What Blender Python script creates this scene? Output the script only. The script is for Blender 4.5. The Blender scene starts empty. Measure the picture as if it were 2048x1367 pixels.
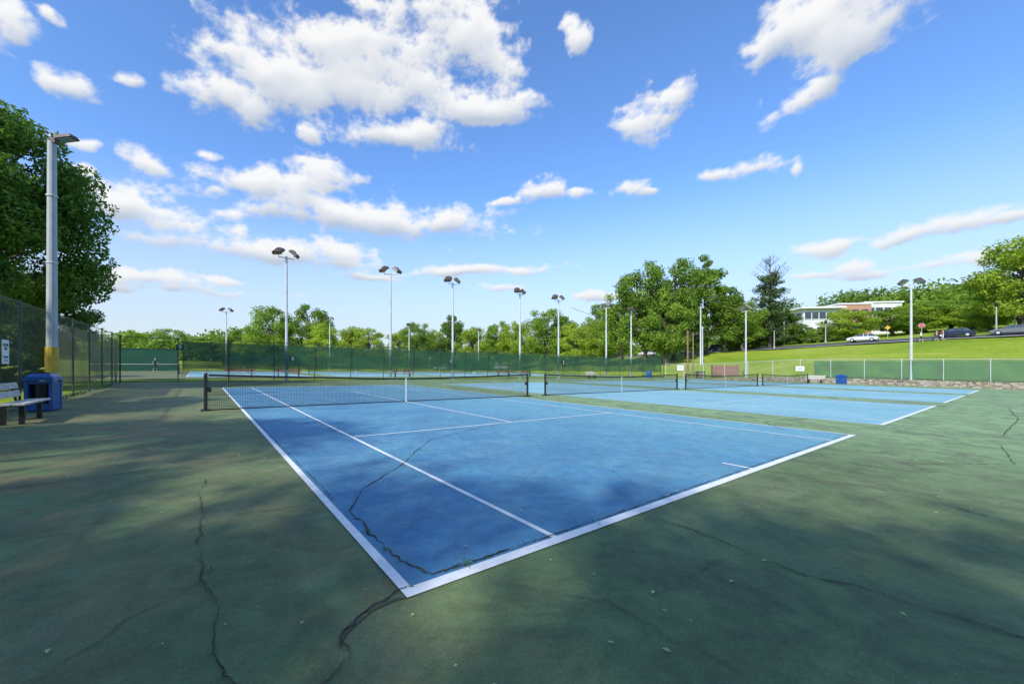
import bpy, math, random
import numpy as np
from mathutils import Vector, Matrix
random.seed(7); rng=np.random.default_rng(7)
sc=bpy.context.scene
# ------------------------------------------------------------------ frames
S=0.01512                       # the courts drain: gentle cross fall
AX,AY=-0.465,2.493              # corner of the first court
E1=(0.8104,0.5858); E2=(-0.5858,0.8104)
ANG=math.atan2(E1[1],E1[0])
def xy(u,v): return (AX+u*E1[0]+v*E2[0], AY+u*E1[1]+v*E2[1])
def uv(x,y):
    x-=AX;y-=AY
    return (x*E1[0]+y*E1[1], x*E2[0]+y*E2[1])
def plane(x): return -S*max(-90,min(90,x))
def W(u,v,dz=0.0):
    x,y=xy(u,v); return (x,y,plane(x)+dz)
def sm(t):
    t=max(0,min(1,t)); return t*t*(3-2*t)
def topz(v): return float(np.interp(v,[-60,5,60,100,160,400],[8,6.9,4.8,3.2,2,2]))
def terr_uv(u,v):
    x,y=xy(u,v); z=plane(x)-0.05
    if u>60.3:
        bank=0.62*sm((u-60.3)/0.5)*sm((27-v)/14)
        t=(u-61)/46; t=max(0,min(1,t)); k=0.75*t+0.25*sm(t)
        z=z*(1-k)+topz(v)*k+bank*(1-k)
        if u>107: z+=min(18,(u-107)*0.085)*sm((95-v)/60)
    if v>78: z+=min(3,(v-78)*0.02)*(1 if u<60 else 0.5)
    return z
def terr(x,y): return terr_uv(*uv(x,y))
# ------------------------------------------------------------------ materials
def newmat(name):
    m=bpy.data.materials.new(name); m.use_nodes=True
    nt=m.node_tree; b=nt.nodes['Principled BSDF']; return m,nt,b
def N(nt,t,**k):
    n=nt.nodes.new(t)
    for a,v in k.items(): setattr(n,a,v)
    return n
def noise(nt,scale,detail=4,rough=.55,vec=None,dist=0):
    n=N(nt,'ShaderNodeTexNoise'); n.inputs['Scale'].default_value=scale; n.inputs['Detail'].default_value=detail
    n.inputs['Roughness'].default_value=rough; n.inputs['Distortion'].default_value=dist
    if vec is not None: nt.links.new(vec,n.inputs['Vector'])
    return n.outputs['Fac']
def math_(nt,op,a,b=None,c=None):
    m=N(nt,'ShaderNodeMath',operation=op)
    for i,v in enumerate((a,b,c)):
        if v is None: continue
        if isinstance(v,(int,float)): m.inputs[i].default_value=v
        else: nt.links.new(v,m.inputs[i])
    return m.outputs[0]
def mrange(nt,v,a,b_,c=0,d_=1,it='SMOOTHSTEP'):
    m=N(nt,'ShaderNodeMapRange',interpolation_type=it); nt.links.new(v,m.inputs['Value']); m.inputs['From Min'].default_value=a; m.inputs['From Max'].default_value=b_; m.inputs['To Min'].default_value=c; m.inputs['To Max'].default_value=d_; return m.outputs[0]
def ramp(nt,fac,stops):
    r=N(nt,'ShaderNodeValToRGB'); nt.links.new(fac,r.inputs['Fac']); e=r.color_ramp.elements
    while len(e)<len(stops): e.new(0.5)
    for i,(p,c) in enumerate(stops): e[i].position=p; e[i].color=(*c,1) if len(c)==3 else c
    return r.outputs['Color']
def mix(nt,fac,a,b,blend='MIX'):
    m=N(nt,'ShaderNodeMix',data_type='RGBA',blend_type=blend)
    def put(s,v):
        if isinstance(v,(int,float)): s.default_value=v
        elif isinstance(v,tuple): s.default_value=(*v,1)
        else: nt.links.new(v,s)
    put(m.inputs[0],fac); put(m.inputs[6],a); put(m.inputs[7],b); return m.outputs[2]
def objco(nt): return N(nt,'ShaderNodeNewGeometry').outputs['Position']
def simple(name,col,rough=.6,var=.25,scale=6,metal=0,bump=0,bscale=40):
    m,nt,b=newmat(name); co=objco(nt)
    f=noise(nt,scale,3,.6,co)
    lo=tuple(c*(1-var) for c in col); hi=tuple(min(1,c*(1+var)) for c in col)
    c=ramp(nt,f,[(.3,lo),(.7,hi)])
    nt.links.new(c,b.inputs['Base Color']); b.inputs['Roughness'].default_value=rough; b.inputs['Metallic'].default_value=metal
    if bump:
        bp=N(nt,'ShaderNodeBump'); bp.inputs['Strength'].default_value=bump; bp.inputs['Distance'].default_value=.01
        nt.links.new(noise(nt,bscale,4,.6,co),bp.inputs['Height']); nt.links.new(bp.outputs['Normal'],b.inputs['Normal'])
    return m
def court_mat(name,stops,stain,stainamt,extra=None,sunlit=None,f0=5,f1=16,worn=None):
    m,nt,b=newmat(name); co=objco(nt)
    big=noise(nt,.30,5,.6,co,.6)
    c=ramp(nt,big,stops)
    vt=N(nt,'ShaderNodeVectorMath',operation='DOT_PRODUCT'); nt.links.new(co,vt.inputs[0]); vt.inputs[1].default_value=(E1[0],E1[1],0)
    if sunlit:   # sunlight painted in: coat colour lightens toward the east
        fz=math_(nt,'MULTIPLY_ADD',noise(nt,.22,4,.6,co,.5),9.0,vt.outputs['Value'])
        c=mix(nt,mrange(nt,fz,f0+4.5,f1+4.5,0,.9),c,sunlit)
    st=noise(nt,1.1,7,.7,co,1.2)
    mask=ramp(nt,st,[(.45,(0,0,0)),(.66,(1,1,1))])
    c=mix(nt,math_(nt,'MULTIPLY',mask,stainamt),c,stain)
    if worn:
        wn=ramp(nt,noise(nt,.55,7,.66,co,1.6),[(.50,(0,0,0)),(.64,(1,1,1))])
        c=mix(nt,math_(nt,'MULTIPLY',wn,.55),c,worn)
    if extra:  # brown wear on the fence side, lightened to paint in sunlit streaks
        w=noise(nt,.8,6,.68,co,.8); wr=ramp(nt,w,[(.42,(0,0,0)),(.60,(1,1,1))])
        c=mix(nt,math_(nt,'MULTIPLY',math_(nt,'MULTIPLY',mrange(nt,vt.outputs['Value'],1.9,-.8,0,1,'LINEAR'),wr),.85),c,extra)
    wv=noise(nt,2.2,2,.5,co,2.5); sc_=ramp(nt,wv,[(.492,(0,0,0)),(.5,(1,1,1)),(.508,(0,0,0))])
    sel=ramp(nt,noise(nt,.9,2,.5,co),[(.5,(0,0,0)),(.62,(1,1,1))])
    c=mix(nt,math_(nt,'MULTIPLY',math_(nt,'MULTIPLY',sc_,sel),.2),c,(.34,.40,.34))
    fine=noise(nt,60,4,.75,co)
    c=mix(nt,1.0,c,ramp(nt,fine,[(.25,(.72,.72,.72)),(.75,(1.26,1.26,1.26))]),'MULTIPLY')
    mid=noise(nt,5.0,6,.72,co,.4)
    c=mix(nt,1.0,c,ramp(nt,mid,[(.28,(.76,.77,.78)),(.72,(1.20,1.19,1.18))]),'MULTIPLY')
    nt.links.new(c,b.inputs['Base Color']); b.inputs['Roughness'].default_value=.72
    b.inputs['Specular IOR Level'].default_value=.25
    bp=N(nt,'ShaderNodeBump'); bp.inputs['Strength'].default_value=.35; bp.inputs['Distance'].default_value=.003
    nt.links.new(noise(nt,160,2,.6,co),bp.inputs['Height']); nt.links.new(bp.outputs['Normal'],b.inputs['Normal'])
    return m
M={}
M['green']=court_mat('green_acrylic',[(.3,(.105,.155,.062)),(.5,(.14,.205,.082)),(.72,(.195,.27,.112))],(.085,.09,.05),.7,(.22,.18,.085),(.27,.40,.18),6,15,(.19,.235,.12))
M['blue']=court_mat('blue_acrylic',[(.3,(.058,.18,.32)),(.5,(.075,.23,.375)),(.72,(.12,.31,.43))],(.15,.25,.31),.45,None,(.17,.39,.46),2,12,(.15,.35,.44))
M['blue2']=court_mat('sunlit_blue_acrylic',[(.3,(.19,.41,.46)),(.5,(.24,.47,.51)),(.72,(.32,.53,.55))],(.28,.42,.42),.45)  # same blue coat, its colour lightened to paint in full sun
M['line']=simple('white_line_paint',(.80,.80,.76),.6,.12,9)
M['crack']=simple('crack',(.03,.032,.022),.95,.5,12)
M['dirt']=simple('crack_dirt',(.10,.095,.06),.95,.4,25)
def grass_mat():
    m,nt,b=newmat('grass'); co=objco(nt)
    c=ramp(nt,noise(nt,.09,5,.6,co,.5),[(.3,(.18,.27,.02)),(.5,(.26,.35,.03)),(.7,(.36,.40,.06))])
    f=ramp(nt,noise(nt,1.6,6,.8,co),[(.25,(.62,.66,.6)),(.75,(1.3,1.25,1.3))])
    c=mix(nt,1.0,c,f,'MULTIPLY'); nt.links.new(c,b.inputs['Base Color']); b.inputs['Roughness'].default_value=.9
    b.inputs['Specular IOR Level'].default_value=.1
    bp=N(nt,'ShaderNodeBump'); bp.inputs['Strength'].default_value=.8; bp.inputs['Distance'].default_value=.08
    nt.links.new(noise(nt,9,3,.7,co),bp.inputs['Height']); nt.links.new(bp.outputs['Normal'],b.inputs['Normal'])
    return m
M['grass']=grass_mat()
def leaf_mat(name,dark,midc,light,trans=.32):
    m,nt,b=newmat(name); co=objco(nt)
    isl=N(nt,'ShaderNodeNewGeometry').outputs['Random Per Island']
    n1=noise(nt,.45,2,.6,co)
    a=math_(nt,'MULTIPLY_ADD',isl,.4,n1)
    oi=N(nt,'ShaderNodeObjectInfo').outputs['Random']
    a2=math_(nt,'MULTIPLY_ADD',oi,.22,a)
    c=ramp(nt,a2,[(.5,dark),(.78,midc),(1.0,light)])
    nt.links.new(c,b.inputs['Base Color']); b.inputs['Roughness'].default_value=.65; b.inputs['Specular IOR Level'].default_value=.25
    t=N(nt,'ShaderNodeBsdfTranslucent'); c2=mix(nt,1.0,c,(1.6,1.6,.6),'MULTIPLY'); nt.links.new(c2,t.inputs['Color'])
    ms=N(nt,'ShaderNodeMixShader'); ms.inputs[0].default_value=trans
    nt.links.new(b.outputs[0],ms.inputs[1]); nt.links.new(t.outputs[0],ms.inputs[2])
    nt.links.new(ms.outputs[0],nt.nodes['Material Output'].inputs['Surface']); return m
M['leafN']=leaf_mat('near_leaves',(.05,.105,.018),(.095,.18,.025),(.155,.265,.04))
M['leafA']=leaf_mat('oak_leaves',(.085,.15,.018),(.17,.27,.03),(.27,.39,.05))
M['leafB']=leaf_mat('bright_leaves',(.17,.24,.02),(.28,.38,.035),(.38,.48,.055))
M['leafC']=leaf_mat('dark_leaves',(.055,.11,.018),(.10,.185,.028),(.17,.26,.04))
M['leafD']=leaf_mat('dark_tree_leaves',(.035,.07,.02),(.06,.11,.03),(.10,.15,.04),.15)
M['bark']=simple('bark',(.10,.08,.06),.9,.4,8,bump=.8,bscale=15)
def screen_mat(name,col,alpha):
    m,nt,b=newmat(name); co=objco(nt)
    c=ramp(nt,noise(nt,.7,4,.6,co),[(.3,tuple(x*.7 for x in col)),(.7,tuple(x*1.35 for x in col))])
    nt.links.new(c,b.inputs['Base Color']); b.inputs['Roughness'].default_value=.7
    t=N(nt,'ShaderNodeBsdfTransparent'); ms=N(nt,'ShaderNodeMixShader')
    nt.links.new(mrange(nt,noise(nt,.35,3,.5,co),.35,.7,alpha*.5,alpha*1.6,'LINEAR'),ms.inputs[0]); nt.links.new(b.outputs[0],ms.inputs[1]); nt.links.new(t.outputs[0],ms.inputs[2])
    nt.links.new(ms.outputs[0],nt.nodes['Material Output'].inputs['Surface']); return m
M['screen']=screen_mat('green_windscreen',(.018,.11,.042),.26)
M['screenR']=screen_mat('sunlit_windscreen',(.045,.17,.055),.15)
M['tanscreen']=screen_mat('faded_windscreen',(.24,.19,.07),.35)
def mesh_mat(key,d,sp,w,col,square=False):
    """woven wire or twine: open mesh, pattern follows the surface (d = direction of the run)"""
    m,nt,b=newmat(key); co=objco(nt)
    dt=N(nt,'ShaderNodeVectorMath',operation='DOT_PRODUCT'); nt.links.new(co,dt.inputs[0]); dt.inputs[1].default_value=(d[0],d[1],0)
    s=dt.outputs['Value']; sx=N(nt,'ShaderNodeSeparateXYZ'); nt.links.new(co,sx.inputs[0]); z=sx.outputs['Z']
    if square: p,q=s,z
    else: p=math_(nt,'ADD',s,z); q=math_(nt,'SUBTRACT',s,z)
    per=sp*(1 if square else 1.414); fr=w/sp
    def band(v):
        f=math_(nt,'FRACT',math_(nt,'MULTIPLY',v,1/per)); return math_(nt,'LESS_THAN',f,fr)
    a=math_(nt,'MAXIMUM',band(p),band(q))
    b.inputs['Base Color'].default_value=(*col,1); b.inputs['Roughness'].default_value=.5
    t=N(nt,'ShaderNodeBsdfTransparent'); ms=N(nt,'ShaderNodeMixShader'); nt.links.new(a,ms.inputs[0])
    nt.links.new(t.outputs[0],ms.inputs[1]); nt.links.new(b.outputs[0],ms.inputs[2]); nt.links.new(ms.outputs[0],nt.nodes['Material Output'].inputs['Surface']); M[key]=m; return key
M['fpost']=simple('fence_post_paint',(.045,.07,.05),.5,.3,5)
M['galv']=simple('galvanised_steel',(.58,.59,.60),.5,.12,2,.1)
M['polegrey']=simple('pole_concrete',(.44,.45,.45),.6,.12,3)
M['brown']=simple('bronze_fixture',(.11,.075,.055),.5,.3,6)
M['black']=simple('black_paint',(.015,.017,.016),.45,.3,8)
M['glass']=simple('fixture_glass',(.35,.38,.40),.1,.1,3)
M['net']=simple('net_twine',(.016,.017,.017),.7,.2,5)
M['strap']=simple('net_strap',(.75,.75,.72),.7,.1,5)
M['yellow']=simple('yellow_pad',(.60,.38,.04),.6,.2,4)
M['bluep']=simple('blue_plastic',(.015,.09,.30),.35,.2,4)
M['bag']=simple('dark_liner',(.01,.012,.02),.4,.5,10)
M['wood']=simple('weathered_wood',(.52,.48,.42),.8,.3,14,bump=.5)
M['rust']=simple('brown_boards',(.26,.13,.09),.8,.3,5)
M['rwood']=simple('pole_wood',(.24,.15,.09),.85,.3,5)
M['white']=simple('white_paint',(.78,.78,.76),.5,.06,2)
M['concrete']=simple('white_wall',(.68,.67,.64),.7,.08,.4)
M['brick']=simple('red_brick',(.48,.26,.16),.85,.12,2)
M['winglass']=simple('window_glass',(.05,.07,.09),.08,.3,.6)
M['asphalt']=simple('asphalt',(.07,.07,.07),.9,.2,3)
M['red']=simple('sign_red',(.5,.015,.02),.4,.05,3)
M['signyellow']=simple('sign_yellow',(.75,.45,.02),.4,.05,3)
M['dgreen']=simple('practice_wall_green',(.014,.09,.045),.6,.15,.7)
M['carw']=simple('car_white',(.72,.72,.72),.2,.02,1)
M['card']=simple('car_dark_blue',(.02,.03,.055),.2,.05,1)
M['carg']=simple('car_grey',(.16,.17,.18),.2,.05,1)
M['tyre']=simple('tyre',(.015,.015,.015),.8,.2,5)
M['skin']=simple('skin',(.50,.30,.21),.5,.05,5)
M['cloth_dark']=simple('dark_cloth',(.05,.055,.065),.8,.2,8)
M['cloth_pink']=simple('pink_cloth',(.75,.27,.24),.8,.15,8)
M['cloth_white']=simple('white_cloth',(.75,.75,.75),.8,.1,8)
M['hair']=simple('hair',(.03,.02,.015),.6,.3,20)
M['leafy']=simple('dry_leaf',(.60,.52,.25),.8,.3,30)
M['weed']=simple('weed',(.10,.21,.03),.8,.3,20)
def stone_mat():
    m,nt,b=newmat('stone_wall')
    v=N(nt,'ShaderNodeTexVoronoi'); v.inputs['Scale'].default_value=1.0; mp=N(nt,'ShaderNodeMapping'); mp.inputs['Scale'].default_value=(2.6,2.6,5.0)
    nt.links.new(objco(nt),mp.inputs['Vector']); nt.links.new(mp.outputs[0],v.inputs['Vector'])
    hs=N(nt,'ShaderNodeSeparateColor'); nt.links.new(v.outputs['Color'],hs.inputs[0])
    c=ramp(nt,hs.outputs[0],[(0,(.22,.18,.12)),(.4,(.38,.31,.22)),(.75,(.45,.40,.32)),(1,(.28,.26,.23))])
    e=N(nt,'ShaderNodeTexVoronoi',feature='DISTANCE_TO_EDGE'); nt.links.new(mp.outputs[0],e.inputs['Vector']); e.inputs['Scale'].default_value=1
    j=ramp(nt,e.outputs[0],[(.02,(.25,.25,.25)),(.08,(1,1,1))]); c=mix(nt,1.0,c,j,'MULTIPLY')
    nt.links.new(c,b.inputs['Base Color']); b.inputs['Roughness'].default_value=.9; return m
M['stone']=stone_mat()
# ------------------------------------------------------------------ mesh builder
class B:
    def __init__(s): s.v=[];s.f=[];s.m=[];s.ms=[]
    def mi(s,k):
        if k not in s.ms: s.ms.append(k)
        return s.ms.index(k)
    def add(s,vs,fs,k):
        o=len(s.v); s.v+= [tuple(p) for p in vs]; i=s.mi(k)
        for f in fs: s.f.append(tuple(a+o for a in f)); s.m.append(i)
    def quad(s,a,b,c,d,k): s.add([a,b,c,d],[(0,1,2,3)],k)
    def box(s,c,size,k,rot=None,taper=1.0):
        x,y,z=[q/2 for q in size]; P=[]
        for dz in(-1,1):
            t=1 if dz<0 else taper
            for dx,dy in((-1,-1),(1,-1),(1,1),(-1,1)):
                p=Vector((dx*x*t,dy*y*t,dz*z))
                if rot is not None: p=rot@p
                P.append(Vector(c)+p)
        s.add(P,[(3,2,1,0),(4,5,6,7),(0,1,5,4),(1,2,6,5),(2,3,7,6),(3,0,4,7)],k)
    def tube(s,pts,rs,k,n=8,cap=True):
        pts=[Vector(p) for p in pts]; P=[];F=[]
        for i,p in enumerate(pts):
            d=(pts[min(i+1,len(pts)-1)]-pts[max(i-1,0)]).normalized()
            a=d.orthogonal().normalized() if i==0 else (a-d*a.dot(d)).normalized()
            b=d.cross(a)
            for j in range(n):
                t=2*math.pi*j/n; P.append(p+(a*math.cos(t)+b*math.sin(t))*rs[i])
        for i in range(len(pts)-1):
            for j in range(n):
                F.append((i*n+j,i*n+(j+1)%n,(i+1)*n+(j+1)%n,(i+1)*n+j))
        if cap: F.append(tuple(reversed(range(n)))); F.append(tuple((len(pts)-1)*n+j for j in range(n)))
        s.add(P,F,k)
    def obj(s,name,parent=None,smooth=False,bevel=0,loc=None):
        me=bpy.data.meshes.new(name); me.from_pydata(s.v,[],s.f)
        for k in s.ms: me.materials.append(M[k])
        me.polygons.foreach_set('material_index',s.m)
        if smooth: me.polygons.foreach_set('use_smooth',[True]*len(s.f))
        me.update(); o=bpy.data.objects.new(name,me); sc.collection.objects.link(o)
        if parent: o.parent=parent
        if bevel:
            md=o.modifiers.new('bevel','BEVEL'); md.width=bevel; md.segments=2; md.limit_method='ANGLE'
        return o
def empty(name,loc=(0,0,0),rz=0):
    e=bpy.data.objects.new(name,None); e.location=loc; e.rotation_euler=(0,0,rz); sc.collection.objects.link(e); e.empty_display_size=.2; return e
# ------------------------------------------------------------------ terrain
us=[-420,-260,-160,-100,-60,-35,-20,-12,-8,-5.3]+list(np.linspace(0,60,13))+[60.3,60.5,60.65,60.8,61.5]+list(np.linspace(63,112,26))+[118,126,138,155,180,215,260,330,420]
vs=[-420,-250,-150,-90,-60,-40,-25]+list(np.linspace(-16,78,48))+[82,88,96,105,116,130,150,180,220,280,360,460]
P=[];F=[]
for v in vs:
    for u in us:
        x,y=xy(u,v); z=terr_uv(u,v)
        if u>61.5 or u<-12 or v>82: z+=0.12*math.sin(u*.31+v*.17)*math.sin(v*.23-u*.11)
        P.append((x,y,z))
nu=len(us)
for j in range(len(vs)-1):
    for i in range(nu-1): F.append((j*nu+i,j*nu+i+1,(j+1)*nu+i+1,(j+1)*nu+i))
b=B(); b.add(P,F,'grass'); g=b.obj('grass_ground',smooth=True)
def sheet(b,u0,u1,v0,v1,dz,k,skirt=0):
    n=max(1,int((u1-u0)/10)); 
    for i in range(n):
        a=u0+(u1-u0)*i/n; c=u0+(u1-u0)*(i+1)/n
        b.quad(W(a,v0,dz),W(c,v0,dz),W(c,v1,dz),W(a,v1,dz),k)
    if skirt:
        cs=[(u0,v0),(u1,v0),(u1,v1),(u0,v1)]
        for i in range(4):
            p,q=cs[i],cs[(i+1)%4]; b.quad(W(*p,dz-skirt),W(*q,dz-skirt),W(*q,dz),W(*p,dz),k)
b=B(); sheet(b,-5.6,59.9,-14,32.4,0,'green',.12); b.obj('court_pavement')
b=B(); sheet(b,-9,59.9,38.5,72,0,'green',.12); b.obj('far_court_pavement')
def court(u0,v0,bk):
    L=23.77; Wd=10.97
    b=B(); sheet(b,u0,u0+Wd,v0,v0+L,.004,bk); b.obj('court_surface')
    b=B(); z=.008; w=.036
    def ln(a,c,d,e): b.quad(W(a,d,z),W(c,d,z),W(c,e,z),W(a,e,z),'line')
    ln(u0-w,u0+w,v0-.05,v0+L+.05); ln(u0+Wd-w,u0+Wd+w,v0-.05,v0+L+.05)
    for e0,e1 in((v0-.05,v0+.05),(v0+L-.05,v0+L+.05)): ln(u0+w,u0+Wd-w,e0,e1)
    a,c=u0+1.37,u0+9.6; w=.028
    ln(a-w,a+w,v0+.05,v0+L-.05); ln(c-w,c+w,v0+.05,v0+L-.05)
    s0,s1=v0+L/2-6.4,v0+L/2+6.4; cm=u0+Wd/2
    for q in(s0,s1):
        ln(a+w,cm-w,q-.025,q+.025); ln(cm+w,c-w,q-.025,q+.025)
    ln(cm-w,cm+w,s0-.025,s1+.025)
    ln(cm-.03,cm+.03,v0+.05,v0+.45); ln(cm-.03,cm+.03,v0+L-.45,v0+L-.05)
    b.obj('court_lines')
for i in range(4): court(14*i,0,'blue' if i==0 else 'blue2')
for i in range(4): court(14*i-2,43,'blue2')
# ------------------------------------------------------------------ nets
mesh_mat('netfar',E1,.045,.007,(.016,.017,.017),True)
def net(u0,v0,real=True):
    e=empty('tennis_net',W(u0,v0))
    z0=e.location
    def Q(u,dv,dz): 
        p=W(u,v0+dv,dz); return (p[0]-z0[0],p[1]-z0[1],p[2]-z0[2])
    a,c=u0-.914,u0+11.884; L=c-a; mid=(a+c)/2
    def top(u): 
        t=abs(u-mid)/(L/2); return .914+.156*t**1.3
    b=B()
    for u in(a,c):
        b.tube([Q(u,0,-.02),Q(u,0,1.09)],[.05,.05],'black',10); b.tube([Q(u,0,1.09),Q(u,0,1.12)],[.057,.04],'black',10)
        b.box(Q(u,0,.02),(.24,.24,.05),'black',Matrix.Rotation(ANG,3,'Z'))
        b.box(Q(u+(.09 if u==a else -.09),0,.62),(.10,.07,.14),'black',Matrix.Rotation(ANG,3,'Z'))
    b.obj('net_posts',e)
    b=B(); a+=.07;c-=.07; w=.0032; seg=24
    if real:
        n=int((c-a)/.045)
        for i in range(n+1):
            u=a+(c-a)*i/n; b.quad(Q(u-w,0,.015),Q(u+w,0,.015),Q(u+w,0,top(u)),Q(u-w,0,top(u)),'net')
        for r in range(1,22):
            for i in range(seg):
                ua=a+(c-a)*i/seg; ub=a+(c-a)*(i+1)/seg; fa=.02+(top(ua)-.02)*r/22+.006*math.sin(i*1.7+r); fb=.02+(top(ub)-.02)*r/22+.006*math.sin((i+1)*1.7+r)
                b.quad(Q(ua,0,fa-w),Q(ub,0,fb-w),Q(ub,0,fb+w),Q(ua,0,fa+w),'net')
    else:
        for i in range(seg):
            ua=a+(c-a)*i/seg; ub=a+(c-a)*(i+1)/seg; b.quad(Q(ua,0,.02),Q(ub,0,.02),Q(ub,0,top(ub)-.03),Q(ua,0,top(ua)-.03),'netfar')
    b.obj('net_mesh',e)
    b=B()
    for i in range(seg):
        ua=a+(c-a)*i/seg; ub=a+(c-a)*(i+1)/seg
        for dv in(-.006,.006): b.quad(Q(ua,dv,top(ua)-.05),Q(ub,dv,top(ub)-.05),Q(ub,dv,top(ub)+.012),Q(ua,dv,top(ua)+.012),'black')
        b.quad(Q(ua,.004,.0),Q(ub,.004,.0),Q(ub,.004,.035),Q(ua,.004,.035),'black')
    b.obj('net_band',e)
    b=B()
    for dv in(-.009,.009): b.quad(Q(mid-.03,dv,0),Q(mid+.03,dv,0),Q(mid+.03,dv,.925),Q(mid-.03,dv,.925),'strap')
    b.obj('center_strap',e)
for i in range(4): net(14*i,11.885,i==0)
for i in range(4): net(14*i-2,43+11.885,False)
# ------------------------------------------------------------------ fences
def fence(name,A,Bp,H,col=(.09,.12,.09),pk='fpost',sp=.055,w=.004,post=3.0,zf=None,pr=.03,base=0.03,midrail=False):
    zf=zf or (lambda u,v: W(u,v)[2])
    L=math.hypot(Bp[0]-A[0],Bp[1]-A[1]); dx=((Bp[0]-A[0])/L,(Bp[1]-A[1])/L)
    def Q(s,z):
        u=A[0]+dx[0]*s; v=A[1]+dx[1]*s; x,y=xy(u,v); return (x,y,zf(u,v)+z)
    wd=(E1[0]*dx[0]+E2[0]*dx[1],E1[1]*dx[0]+E2[1]*dx[1])
    mk=mesh_mat('chain_link_%d'%len(M),wd,sp,w,col)
    e=empty(name); b=B()
    n=max(1,round(L/post))
    for i in range(n+1):
        s=L*i/n; r=pr*(1.4 if i in(0,n) else 1)
        b.tube([Q(s,-.1),Q(s,H+.06)],[r,r],pk,8)
    for z in ([base+.03,H]+([H/2] if midrail else [])):
        for i in range(n): b.tube([Q(L*i/n,z),Q(L*(i+1)/n,z)],[pr*.65]*2,pk,6,False)
    b.obj('fence_posts',e)
    b=B()
    for i in range(n):
        a,c=L*i/n,L*(i+1)/n; b.quad(Q(a,base),Q(c,base),Q(c,H),Q(a,H),mk)
    b.obj('chain_link',e); return e,Q,L
def screen(e,Q,s0,s1,z0,z1,k='screen',name='windscreen',off=.05,dirn=None):
    b=B(); n=int((s1-s0)/.5)+1; rows=5; P=[];F=[]
    for j in range(rows+1):
        for i in range(n+1):
            s=s0+(s1-s0)*i/n; t=j/rows; sag=(.10*abs(math.sin(s*math.pi/3.0)) if j==0 else 0)-(.05*abs(math.sin(s*math.pi/1.5)) if j==rows else 0)
            p=Vector(Q(s,z0+(z1-z0)*t+sag)); d=dirn
            p+=Vector((d[0],d[1],0))*(off+.03*math.sin(s*2.1+j*.9)*math.sin(s*.7)); P.append(p)
    for j in range(rows):
        for i in range(n): F.append((j*(n+1)+i,j*(n+1)+i+1,(j+1)*(n+1)+i+1,(j+1)*(n+1)+i))
    b.add(P,F,k); return b.obj(name,e,smooth=True)
eL,QL,LL=fence('chain_link_fence',(-5.2,-9),(-5.2,32),3.05,(.19,.22,.16),sp=.05,w=.0045)
screen(eL,QL,26,40.8,.4,2.8,'tanscreen',dirn=(-E1[0],-E1[1]))
eB,QB,LB=fence('chain_link_fence',(-5.2,32),(60,32),3.0,sp=.06)
screen(eB,QB,3.2,64.5,.85,2.85,dirn=E2)
zr=lambda u,v: terr_uv(60.9,v)-.02
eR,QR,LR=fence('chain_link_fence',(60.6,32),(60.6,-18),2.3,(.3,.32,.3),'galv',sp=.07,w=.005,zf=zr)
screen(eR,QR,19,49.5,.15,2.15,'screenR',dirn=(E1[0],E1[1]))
eF,QF,LF=fence('chain_link_fence',(-12,74),(60,74),3.0,sp=.08,w=.005)
screen(eF,QF,14,70,.8,2.8,dirn=E2)
fence('chain_link_fence',(60,32.5),(60,74),3.0,sp=.08,w=.005)
fence('chain_link_fence',(-5.4,32),(-30,34),2.6,sp=.07,w=.004)
# stone retaining wall
b=B(); vv=np.linspace(-20,28,60)
for i in range(len(vv)-1):
    for (j0,j1) in [(vv[i],vv[i+1])]:
        def hgt(v): return .66*sm((28-v)/14)+.02
        def R(v,du,z): x,y=xy(60.05+du,v); return (x,y,plane(x)-.05+z)
        jig=lambda v:.03*math.sin(v*9.1)
        b.quad(R(j0,jig(j0),0),R(j1,jig(j1),0),R(j1,jig(j1)+.03,hgt(j1)),R(j0,jig(j0)+.03,hgt(j0)),'stone')
        b.quad(R(j0,jig(j0)+.03,hgt(j0)),R(j1,jig(j1)+.03,hgt(j1)),R(j1,.45,hgt(j1)),R(j0,.45,hgt(j0)),'stone')
b.obj('stone_retaining_wall')
# practice wall
b=B(); p=xy(-8.2,71); rot=Matrix.Rotation(ANG,3,'Z'); z=plane(p[0])
b.box((p[0],p[1],z+1.55),(9.5,.25,3.1),'dgreen',rot)
b.box((p[0],p[1],z+3.13),(9.7,.35,.08),'fpost',rot)
for k in range(-2,3):
    q=xy(-8.2+k*2.2,71.25); b.box((q[0],q[1],z+1.5),(.14,.2,3.0),'fpost',rot)
q=xy(-8.2,70.86); b.box((q[0],q[1],z+.95),(9.4,.02,.05),'line',rot)
b.obj('practice_wall')
# ------------------------------------------------------------------ light poles
def light_pole(x,y,H,yaw,zb=None):
    zb=plane(x)-.05 if zb is None else zb
    b=B(); b.tube([(0,0,0),(0,0,H)],[.13,.085],'galv',10); b.tube([(0,0,0),(0,0,.06)],[.2,.2],'galv',10)
    R=Matrix.Rotation(yaw,3,'Z')
    b.tube([R@Vector((-.6,0,H)),R@Vector((.6,0,H))],[.04,.04],'galv',8)
    b.tube([(0,0,H-.05),(0,0,H+.12)],[.09,.09],'galv',8)
    for sg in(-1,1):
        c=R@Vector((sg*.6,0,H+.05)); b.tube([c,c+Vector((0,0,.25))],[.03,.03],'galv',6)
        hr=R@Matrix.Rotation(sg*.9,3,'Z')@Matrix.Rotation(.62,3,'X')
        cc=c+Vector((0,0,.42)); b.box(cc,(.74,.70,.24),'brown',hr,.8)
        b.box(cc+hr@Vector((0,0,-.125)),(.66,.62,.02),'glass',hr)
        b.box(cc+hr@Vector((0,-.34,-.05)),(.76,.03,.28),'brown',hr)
        b.box(cc+hr@Vector((0,.1,.15)),(.3,.25,.10),'brown',hr)
    o=b.obj('light_pole'); o.location=(x,y,zb); return o
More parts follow.
